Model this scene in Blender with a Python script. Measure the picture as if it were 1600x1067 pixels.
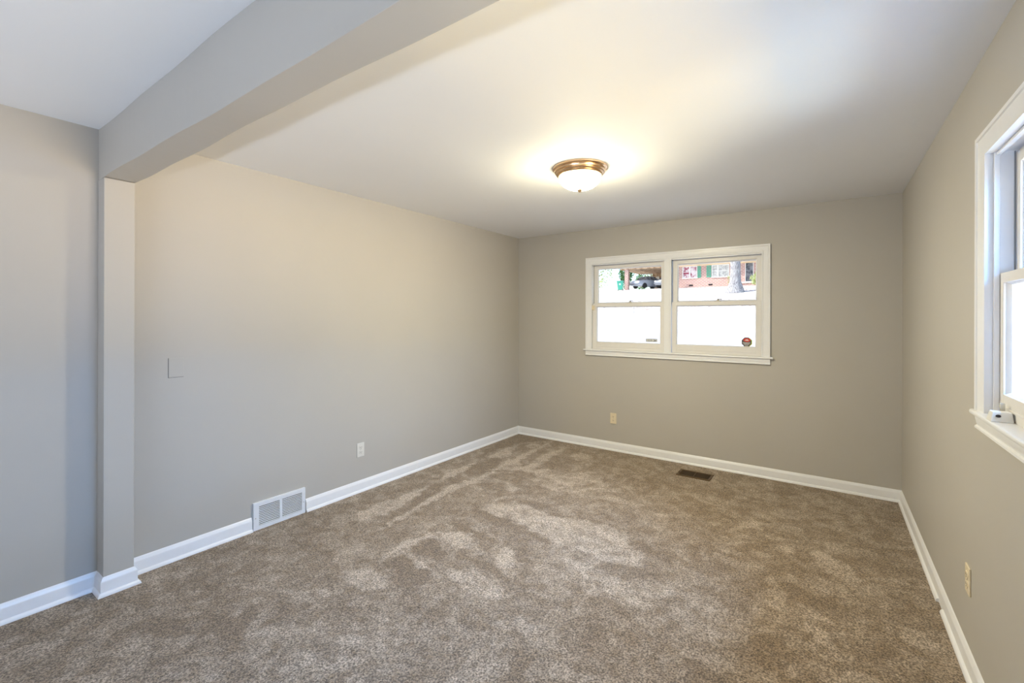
import bpy, bmesh, math, random
import numpy as np
from mathutils import Vector, Matrix
random.seed(7)
rng = np.random.default_rng(7)
PI = math.pi
R = math.radians

for o in list(bpy.data.objects):
    bpy.data.objects.remove(o)
scene = bpy.context.scene
C = scene.collection

# ------------------------------------------------------------------ room measures (metres)
XL, XR, YB, YN, H = -3.1795, 0.478, 4.6707, -2.20, 2.44     # left, right, back, near wall, ceiling
CAMH = 1.4428

# ------------------------------------------------------------------ camera
cd = bpy.data.cameras.new('camera')
cam = bpy.data.objects.new('camera', cd)
C.objects.link(cam)
scene.camera = cam
cd.sensor_fit = 'HORIZONTAL'
cd.sensor_width = 36.0
cd.lens = 703.8 / 1600 * 36.0
cd.shift_y = -(533.5 - 496.96) / 1600
cd.clip_start = 0.02
cd.clip_end = 300
cam.matrix_world = (Matrix.Translation((0, 0, CAMH)) @ Matrix.Rotation(0.6121, 4, 'Z')
                    @ Matrix.Rotation(PI / 2, 4, 'X') @ Matrix.Rotation(0.0028, 4, 'Z'))

# ------------------------------------------------------------------ colour management
scene.view_settings.view_transform = 'Standard'
scene.view_settings.look = 'None'
scene.view_settings.gamma = 1.0
scene.view_settings.use_curve_mapping = False
scene.view_settings.exposure = 0.0
scene.cycles.use_light_tree = False
scene.cycles.sample_clamp_indirect = 20.0

# ------------------------------------------------------------------ sky
world = bpy.data.worlds.new('sky')
scene.world = world
world.use_nodes = True
wn = world.node_tree
wn.nodes.clear()
sky = wn.nodes.new('ShaderNodeTexSky')
sky.sky_type = 'NISHITA'
sky.sun_disc = False
sky.sun_elevation = R(48)
sky.sun_rotation = R(215)
bg = wn.nodes.new('ShaderNodeBackground')
bg.inputs['Strength'].default_value = 0.36
wo = wn.nodes.new('ShaderNodeOutputWorld')
wn.links.new(sky.outputs[0], bg.inputs[0])
wn.links.new(bg.outputs[0], wo.inputs[0])

# ------------------------------------------------------------------ sun, daylight and added lamps at the openings
def sun_light(strength, elev, azim_from, col):
    l = bpy.data.lights.new('sun', 'SUN')
    l.energy = strength; l.angle = R(0.6); l.color = col
    o = bpy.data.objects.new('sun', l); C.objects.link(o)
    d = Vector((math.cos(elev) * math.cos(azim_from), math.cos(elev) * math.sin(azim_from), math.sin(elev)))
    o.rotation_euler = d.to_track_quat('Z', 'Y').to_euler()
    o.location = (-10, -10, 30)
    return o

def area(name, loc, target, sx, sy, power, col, spread=180):
    l = bpy.data.lights.new(name, 'AREA')
    l.shape = 'RECTANGLE'; l.size = sx; l.size_y = sy
    l.energy = power; l.color = col; l.spread = R(spread)
    o = bpy.data.objects.new(name, l); C.objects.link(o)
    o.location = loc
    d = Vector(loc) - Vector(target)
    o.rotation_euler = d.to_track_quat('Z', 'Y').to_euler()
    return o

sun_light(5.4, R(46), R(212), (1.0, 0.96, 0.90))
# daylight of the yard beyond the right window: sky from above, sunlit lawn from below
area('yard_sky_light', (2.6, 1.3, 3.1), (0.5, 1.5, 1.6), 1.6, 1.6, 560.0, (0.192, 0.481, 1.000))
area('yard_lawn_light', (2.7, 1.3, 0.1), (0.5, 1.5, 1.6), 1.6, 1.3, 92.0, (0.88, 1.000, 0.99))
# added strip lamp, unseen behind the camera: throws the beam's shadow onto the ceiling
area('low_strip_fill', (-0.9, -2.62, 0.0), (-0.9, -2.62, 3.0), 2.2, 0.34, 186.0, (0.715, 0.819, 1.000))
area('yard_horizon_fill', (2.9, 1.8, 1.55), (0.5, 1.8, 1.55), 2.4, 0.7, 139.8, (0.270, 0.494, 1.000))  # added cool panel outside the right window, level with it, brightens the left wall
area('yard_warm_fill', (2.9, 1.8, 0.85), (0.5, 1.8, 0.85), 2.4, 0.7, 257.2, (1.000, 0.698, 0.244))  # added warm panel outside the right window, tints the left wall cream

# ------------------------------------------------------------------ mesh helpers
class MB:
    """collects simple solids and links them as ONE mesh object"""
    def __init__(self):
        self.v = []; self.f = []; self.mi = []
    def add(self, verts, faces, mi=0, M=None):
        b = len(self.v)
        for p in verts:
            p = Vector(p)
            if M is not None: p = M @ p
            self.v.append(tuple(p))
        for f in faces:
            self.f.append([b + i for i in f]); self.mi.append(mi)
        return self
    def box(self, x0, x1, y0, y1, z0, z1, mi=0, M=None):
        x0, x1 = min(x0, x1), max(x0, x1); y0, y1 = min(y0, y1), max(y0, y1); z0, z1 = min(z0, z1), max(z0, z1)
        v = [(x0,y0,z0),(x1,y0,z0),(x1,y1,z0),(x0,y1,z0),(x0,y0,z1),(x1,y0,z1),(x1,y1,z1),(x0,y1,z1)]
        f = [(0,3,2,1),(4,5,6,7),(0,1,5,4),(1,2,6,5),(2,3,7,6),(3,0,4,7)]
        return self.add(v, f, mi, M)
    def prism(self, poly, z0, z1, mi=0, M=None):
        """poly (ccw) in local XY, extruded in local Z"""
        n = len(poly)
        v = [(x, y, z0) for x, y in poly] + [(x, y, z1) for x, y in poly]
        f = [tuple(range(n - 1, -1, -1)), tuple(range(n, 2 * n))]
        f += [(i, (i + 1) % n, n + (i + 1) % n, n + i) for i in range(n)]
        return self.add(v, f, mi, M)
    def lathe(self, prof, n=48, mi=0, M=None, cap=False):
        """prof: list of (r, z)"""
        v = []; f = []
        for r, z in prof:
            for k in range(n):
                a = 2 * PI * k / n
                v.append((r * math.cos(a), r * math.sin(a), z))
        for i in range(len(prof) - 1):
            for k in range(n):
                k2 = (k + 1) % n
                f.append((i * n + k, i * n + k2, (i + 1) * n + k2, (i + 1) * n + k))
        if cap:
            f.append(tuple(range(n - 1, -1, -1)))
            f.append(tuple((len(prof) - 1) * n + k for k in range(n)))
        return self.add(v, f, mi, M)
    def sweep(self, path, up, prof, mi=0, closed=False):
        """prof [(side, up)] closed polygon swept along a planar path with mitred corners; side = tangent x up"""
        up = Vector(up).normalized(); P = [Vector(p) for p in path]; n = len(P); m = len(prof)
        dirs = [(P[(i + 1) % n] - P[i]).normalized() for i in range(n if closed else n - 1)]
        v = []
        for i in range(n):
            if closed: a, b = dirs[i - 1], dirs[i]
            else: a = dirs[max(i - 1, 0)]; b = dirs[min(i, n - 2)]
            sa, sb = a.cross(up), b.cross(up)
            s = (sa + sb).normalized(); s = s / max(s.dot(sa), 0.2)
            for q, w in prof: v.append(tuple(P[i] + s * q + up * w))
        f = []
        for i in range(n if closed else n - 1):
            j = (i + 1) % n
            for k in range(m):
                k2 = (k + 1) % m
                f.append((i * m + k, i * m + k2, j * m + k2, j * m + k))
        if not closed:
            f.append(tuple(range(m - 1, -1, -1))); f.append(tuple((n - 1) * m + k for k in range(m)))
        return self.add(v, f, mi)
    def tube(self, pts, rad, n=10, mi=0, ends=True):
        P = [Vector(p) for p in pts]; rad = rad if isinstance(rad, (list, tuple)) else [rad] * len(P)
        v = []; f = []
        for i, p in enumerate(P):
            t = (P[min(i + 1, len(P) - 1)] - P[max(i - 1, 0)]).normalized()
            ref = Vector((0, 0, 1)) if abs(t.z) < 0.9 else Vector((1, 0, 0))
            a = t.cross(ref).normalized(); b = t.cross(a)
            for k in range(n):
                an = 2 * PI * k / n
                v.append(tuple(p + (a * math.cos(an) + b * math.sin(an)) * rad[i]))
        for i in range(len(P) - 1):
            for k in range(n):
                k2 = (k + 1) % n
                f.append((i * n + k, i * n + k2, (i + 1) * n + k2, (i + 1) * n + k))
        if ends:
            f.append(tuple(range(n - 1, -1, -1))); f.append(tuple((len(P) - 1) * n + k for k in range(n)))
        return self.add(v, f, mi)
    def build(self, name, mat, parent=None, bevel=0.0, smooth=None, seg=2):
        me = bpy.data.meshes.new(name)
        me.from_pydata(self.v, [], self.f)
        mats = mat if isinstance(mat, (list, tuple)) else [mat]
        for m_ in mats: me.materials.append(m_)
        for p, i in zip(me.polygons, self.mi): p.material_index = i
        bm = bmesh.new(); bm.from_mesh(me)
        bmesh.ops.recalc_face_normals(bm, faces=bm.faces[:])
        bm.to_mesh(me); bm.free()
        o = bpy.data.objects.new(name, me); C.objects.link(o)
        if parent is not None: o.parent = parent
        if bevel > 0:
            b = o.modifiers.new('bevel', 'BEVEL'); b.width = bevel; b.segments = seg
            b.limit_method = 'ANGLE'; b.angle_limit = R(35)
        if smooth is not None:
            me.polygons.foreach_set('use_smooth', [True] * len(me.polygons))
            me.set_sharp_from_angle(angle=R(smooth))
        return o

def empty(name, loc=(0, 0, 0), rz=0.0):
    o = bpy.data.objects.new(name, None); C.objects.link(o)
    o.empty_display_size = 0.05
    o.location = loc; o.rotation_euler = (0, 0, rz)
    return o
def tag(o, label=None, cat=None, group=None, kind=None):
    if label: o['label'] = label
    if cat: o['category'] = cat
    if group: o['group'] = group
    if kind: o['kind'] = kind
    return o
def struct(o, label=None): return tag(o, label, kind='structure')

# ------------------------------------------------------------------ materials
def new_mat(name):
    m = bpy.data.materials.new(name); m.use_nodes = True
    nt = m.node_tree; b = nt.nodes['Principled BSDF']
    return m, nt, b
def N(nt, t, **kw):
    n = nt.nodes.new(t)
    for k, v in kw.items(): setattr(n, k, v)
    return n
def tex_noise(nt, scale, detail=2.0, rough=0.5, vec=None, dist=0.0):
    n = N(nt, 'ShaderNodeTexNoise'); n.inputs['Scale'].default_value = scale
    n.inputs['Detail'].default_value = detail; n.inputs['Roughness'].default_value = rough
    n.inputs['Distortion'].default_value = dist
    if vec is not None: nt.links.new(vec, n.inputs['Vector'])
    return n
def ramp(nt, src, stops):
    r = N(nt, 'ShaderNodeValToRGB'); el = r.color_ramp.elements
    while len(el) < len(stops): el.new(0.5)
    for e, (p, c) in zip(el, stops):
        e.position = p; e.color = (c[0], c[1], c[2], 1)
    nt.links.new(src, r.inputs[0]); return r
def bump(nt, b, height, strength, dist):
    n = N(nt, 'ShaderNodeBump'); n.inputs['Strength'].default_value = strength; n.inputs['Distance'].default_value = dist
    nt.links.new(height, n.inputs['Height']); nt.links.new(n.outputs[0], b.inputs['Normal']); return n
def coords(nt): return N(nt, 'ShaderNodeNewGeometry').outputs['Position']
def objco(nt): return N(nt, 'ShaderNodeTexCoord').outputs['Object']

def paint(name, col, rough=0.55, var=0.02, bscale=180, bstr=0.05, spec=0.3):
    """rolled wall paint: faint tone variation and roller stipple"""
    m, nt, b = new_mat(name); p = coords(nt)
    n = tex_noise(nt, 1.3, 3, 0.5, p)
    r = ramp(nt, n.outputs['Fac'], [(0.3, [c * (1 - var) for c in col]), (0.7, [min(1, c * (1 + var)) for c in col])])
    nt.links.new(r.outputs[0], b.inputs['Base Color'])
    b.inputs['Roughness'].default_value = rough; b.inputs['Specular IOR Level'].default_value = spec
    n2 = tex_noise(nt, bscale, 2, 0.6, p); bump(nt, b, n2.outputs['Fac'], bstr, 0.002)
    return m
def plain(name, col, rough=0.4, metal=0.0, spec=0.5, var=0.02, scale=30):
    m, nt, b = new_mat(name); p = objco(nt)
    n = tex_noise(nt, scale, 2, 0.5, p)
    r = ramp(nt, n.outputs['Fac'], [(0.3, [c * (1 - var) for c in col]), (0.7, [min(1, c * (1 + var)) for c in col])])
    nt.links.new(r.outputs[0], b.inputs['Base Color'])
    b.inputs['Roughness'].default_value = rough; b.inputs['Metallic'].default_value = metal
    b.inputs['Specular IOR Level'].default_value = spec
    return m

WALL = paint('grey_wall_paint', (0.50, 0.475, 0.435), 0.5)
CEIL = paint('ceiling_paint', (0.83, 0.84, 0.86), 0.75, 0.01, 90, 0.08)
TRIM = plain('white_trim_paint', (0.81, 0.815, 0.84), 0.32, var=0.01)
SASH = plain('aged_sash_paint', (0.76, 0.74, 0.72), 0.38, var=0.012)
VENTW = plain('white_enamel', (0.78, 0.80, 0.84), 0.35)
DARK = plain('dark_cavity', (0.012, 0.012, 0.014), 0.8)
PLATE_W = plain('white_plastic', (0.74, 0.72, 0.67), 0.35)
PLATE_I = plain('ivory_plastic', (0.78, 0.68, 0.50), 0.35)
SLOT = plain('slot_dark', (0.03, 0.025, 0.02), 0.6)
SCREW = plain('screw_metal', (0.5, 0.48, 0.44), 0.35, 0.9)
BRASS = plain('brushed_brass', (0.78, 0.56, 0.36), 0.28, 1.0, var=0.06)
REG = plain('brown_register_metal', (0.10, 0.055, 0.018), 0.45, 0.4)
TRACK = plain('grey_metal_track', (0.30, 0.30, 0.31), 0.4, 0.6)
WPLAST = plain('sensor_plastic', (0.80, 0.79, 0.75), 0.35)
STEEL = plain('dark_lock_metal', (0.16, 0.14, 0.12), 0.4, 0.6)
CLEARP = plain('pale_clip_plastic', (0.62, 0.58, 0.50), 0.25)

BLOCKER = plain('dark_blocker', (0.12, 0.08, 0.05), 0.8)  # for the added light blockers behind the camera

def glass_mat(name, refl=0.06):
    m = bpy.data.materials.new(name); m.use_nodes = True; nt = m.node_tree; nt.nodes.clear()
    out = N(nt, 'ShaderNodeOutputMaterial'); mix = N(nt, 'ShaderNodeMixShader')
    tr = N(nt, 'ShaderNodeBsdfTransparent'); gl = N(nt, 'ShaderNodeBsdfGlossy')
    tr.inputs[0].default_value = (0.98, 0.985, 0.98, 1); gl.inputs['Roughness'].default_value = 0.02
    lw = N(nt, 'ShaderNodeLayerWeight'); lw.inputs['Blend'].default_value = 0.5      # Schlick, the same from both sides
    pw = N(nt, 'ShaderNodeMath', operation='POWER'); pw.inputs[1].default_value = 5.0; nt.links.new(lw.outputs['Facing'], pw.inputs[0])
    ma = N(nt, 'ShaderNodeMath', operation='MULTIPLY_ADD'); ma.inputs[1].default_value = 0.5; ma.inputs[2].default_value = 0.02
    nt.links.new(pw.outputs[0], ma.inputs[0])
    nt.links.new(ma.outputs[0], mix.inputs[0]); nt.links.new(tr.outputs[0], mix.inputs[1])
    nt.links.new(gl.outputs[0], mix.inputs[2]); nt.links.new(mix.outputs[0], out.inputs[0])
    return m
GLASS = glass_mat('window_glass')

def bowl_mat():
    m, nt, b = new_mat('lit_frosted_glass')
    b.inputs['Base Color'].default_value = (0.9, 0.85, 0.75, 1)
    # the bulbs hang low in the bowl: its bottom glows harder than its rim
    tc = N(nt, 'ShaderNodeTexCoord'); sp = N(nt, 'ShaderNodeSeparateXYZ'); nt.links.new(tc.outputs['Object'], sp.inputs[0])
    mr = N(nt, 'ShaderNodeMapRange', interpolation_type='SMOOTHSTEP'); nt.links.new(sp.outputs['Z'], mr.inputs['Value'])
    for k, v in (('From Min', -0.062), ('From Max', -0.145), ('To Min', 30.0), ('To Max', 400.0)): mr.inputs[k].default_value = v
    nt.links.new(mr.outputs[0], b.inputs['Emission Strength'])
    b.inputs['Emission Color'].default_value = (1.0, 0.894, 0.594, 1)
    b.inputs['Roughness'].default_value = 0.3
    return m
BOWL = bowl_mat()

def carpet_mat():
    m, nt, b = new_mat('frieze_carpet'); p = coords(nt)
    at = N(nt, 'ShaderNodeAttribute', attribute_name='pile')
    # warped coordinates so that brushed edges stay ragged
    big = tex_noise(nt, 3.6, 3, 0.55, p, 0.6)
    mid = tex_noise(nt, 11, 3, 0.6, p, 0.4)
    tuft = tex_noise(nt, 115, 3, 0.8, p)
    vor = N(nt, 'ShaderNodeTexVoronoi'); vor.inputs['Scale'].default_value = 170
    nt.links.new(p, vor.inputs['Vector'])
    def math_(op, a, bb):
        n = N(nt, 'ShaderNodeMath', operation=op)
        for i, x in enumerate((a, bb)):
            if isinstance(x, (int, float)): n.inputs[i].default_value = x
            else: nt.links.new(x, n.inputs[i])
        return n.outputs[0]
    bs = math_('SUBTRACT', big.outputs['Fac'], 0.5); ms = math_('SUBTRACT', mid.outputs['Fac'], 0.5)
    s = math_('ADD', math_('MULTIPLY', bs, 0.6), math_('MULTIPLY', ms, 1.15))
    s = math_('ADD', s, math_('MULTIPLY', at.outputs['Fac'], 1.1))
    blob = tex_noise(nt, 5.2, 4, 0.55, p, 1.1)
    mrb = N(nt, 'ShaderNodeMapRange', interpolation_type='SMOOTHSTEP'); nt.links.new(blob.outputs['Fac'], mrb.inputs['Value'])
    for k, v in (('From Min', 0.47), ('From Max', 0.56), ('To Min', -0.09), ('To Max', 0.14)): mrb.inputs[k].default_value = v
    s = math_('ADD', s, mrb.outputs[0])
    s = math_('ADD', s, 0.38)
    lay = ramp(nt, s, [(0.15, (0.190, 0.137, 0.088)), (0.5, (0.275, 0.215, 0.160)), (0.92, (0.41, 0.340, 0.278))])
    sp = math_('ADD', math_('MULTIPLY', tuft.outputs['Fac'], 0.75), math_('MULTIPLY', vor.outputs['Color'], 0.25))
    spr = ramp(nt, sp, [(0.36, (0.32, 0.27, 0.22)), (0.49, (0.95, 0.94, 0.92)), (0.60, (1.95, 1.93, 1.90))])
    mx = N(nt, 'ShaderNodeMix', data_type='RGBA', blend_type='MULTIPLY'); mx.inputs['Factor'].default_value = 1.0
    nt.links.new(lay.outputs[0], mx.inputs['A']); nt.links.new(spr.outputs[0], mx.inputs['B'])
    nt.links.new(mx.outputs['Result'], b.inputs['Base Color'])
    b.inputs['Roughness'].default_value = 0.95; b.inputs['Specular IOR Level'].default_value = 0.1
    b.inputs['Sheen Weight'].default_value = 0.25; b.inputs['Sheen Roughness'].default_value = 0.5
    bump(nt, b, tuft.outputs['Fac'], 0.8, 0.012)
    return m
CARPET = carpet_mat()

# ------------------------------------------------------------------ room shell
T = 0.14
WZ0, WZ1 = 1.075, 2.07            # rough openings of the windows
def wall_with_opening(name, axis, pos, out, a0, a1, o0, o1, z0, z1):
    """wall slab with one rectangular opening, built as one mesh"""
    m = MB()
    def bx(u0, u1, w0, w1):
        if axis == 'y': m.box(u0, u1, pos, pos + out * T, w0, w1)
        else: m.box(pos, pos + out * T, u0, u1, w0, w1)
    bx(a0, o0, -0.02, H + 0.1); bx(o1, a1, -0.02, H + 0.1)
    if z0 > -0.02: bx(o0, o1, -0.02, z0)
    bx(o0, o1, z1, H + 0.1)
    return m.build(name, WALL)
struct(MB().box(XL - T, XL, YN - T, YB + T, -0.02, H + 0.1).build('wall_left', WALL))
struct(wall_with_opening('wall_back', 'y', YB, 1, XL, XR + T, -2.20, -0.48, WZ0, WZ1))
W2Y = 2.353                        # far jamb of the right window
struct(wall_with_opening('wall_right', 'x', XR, 1, YN - T, YB, W2Y - 1.70, W2Y + 0.02, WZ0, WZ1))
struct(wall_with_opening('wall_near', 'y', YN, -1, XL, XR, -2.90, 0.20, -0.02, 2.05))
struct(MB().box(XL, XR, YN, YB, H, H + 0.1).build('ceiling', CEIL))

# dropped beam across the room and the shallow post that carries it
post = MB().box(XL, -3.072, 0.695, 0.822, 0.0, 2.168).build('trim_post', WALL, bevel=0.003)
struct(post)
def wavy_beam():
    n = 60; v = []; f = []
    for i in range(n + 1):
        x = XL + (XR - XL) * i / n
        w1 = 0.0035 * math.sin(x * 3.1) + 0.002 * math.sin(x * 9.7 + 1)
        w2 = 0.003 * math.sin(x * 2.3 + 2) + 0.002 * math.sin(x * 8.1)
        v += [(x, 0.695 + w1 * .5, 2.168 + w2), (x, 0.822 + w2 * .5, 2.168 + w1), (x, 0.820 + w1, H), (x, 0.695 + w2, H)]
    for i in range(n):
        a = i * 4; b = a + 4
        for k in range(4):
            k2 = (k + 1) % 4; f.append((a + k, a + k2, b + k2, b + k))
    f.append((3, 2, 1, 0)); f.append((n * 4, n * 4 + 1, n * 4 + 2, n * 4 + 3))
    return MB().add(v, f)
struct(wavy_beam().build('trim_beam', WALL, bevel=0.002))

# ------------------------------------------------------------------ carpet
def build_floor():
    st = 0.016
    nx = int(round((XR - XL) / st)); ny = int(round((YB - YN) / st))
    xs = np.linspace(XL, XR, nx + 1); ys = np.linspace(YN, YB, ny + 1)
    X, Y = np.meshgrid(xs, ys)
    wob = lambda a, b: 0.010 * np.sin(X * 31 + a + 2.5 * np.sin(Y * 23)) + 0.008 * np.sin(Y * 57 + b + 2 * np.sin(X * 41))
    PX = X + wob(0, 1); PY = Y + wob(2, 3)
    A = np.zeros_like(X)
    def poly(pts, val):
        inside = np.zeros(X.shape, bool); n = len(pts)
        for i in range(n):
            x1, y1 = pts[i]; x2, y2 = pts[(i + 1) % n]
            c = ((y1 > PY) != (y2 > PY)) & (PX < (x2 - x1) * (PY - y1) / (y2 - y1 + 1e-12) + x1)
            inside ^= c
        A[inside] = A[inside] * 0.4 + val
    for pts, val in BRUSH: poly(pts, val)
    K = A.copy()                                    # soften by half a tuft
    K[1:-1, 1:-1] = (A[1:-1, 1:-1] * 6 + A[:-2, 1:-1] + A[2:, 1:-1] + A[1:-1, :-2] + A[1:-1, 2:]) / 10
    verts = np.stack([X.ravel(), Y.ravel(), np.zeros(X.size)], 1)
    idx = np.arange(X.size).reshape(X.shape)
    faces = np.stack([idx[:-1, :-1].ravel(), idx[:-1, 1:].ravel(), idx[1:, 1:].ravel(), idx[1:, :-1].ravel()], 1)
    me = bpy.data.meshes.new('floor')
    me.from_pydata(verts.tolist(), [], faces.tolist())
    me.materials.append(CARPET)
    at = me.attributes.new('pile', 'FLOAT', 'POINT'); at.data.foreach_set('value', K.ravel().astype(np.float32))
    o = bpy.data.objects.new('floor', me); C.objects.link(o)
    struct(o)
    return o
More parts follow.
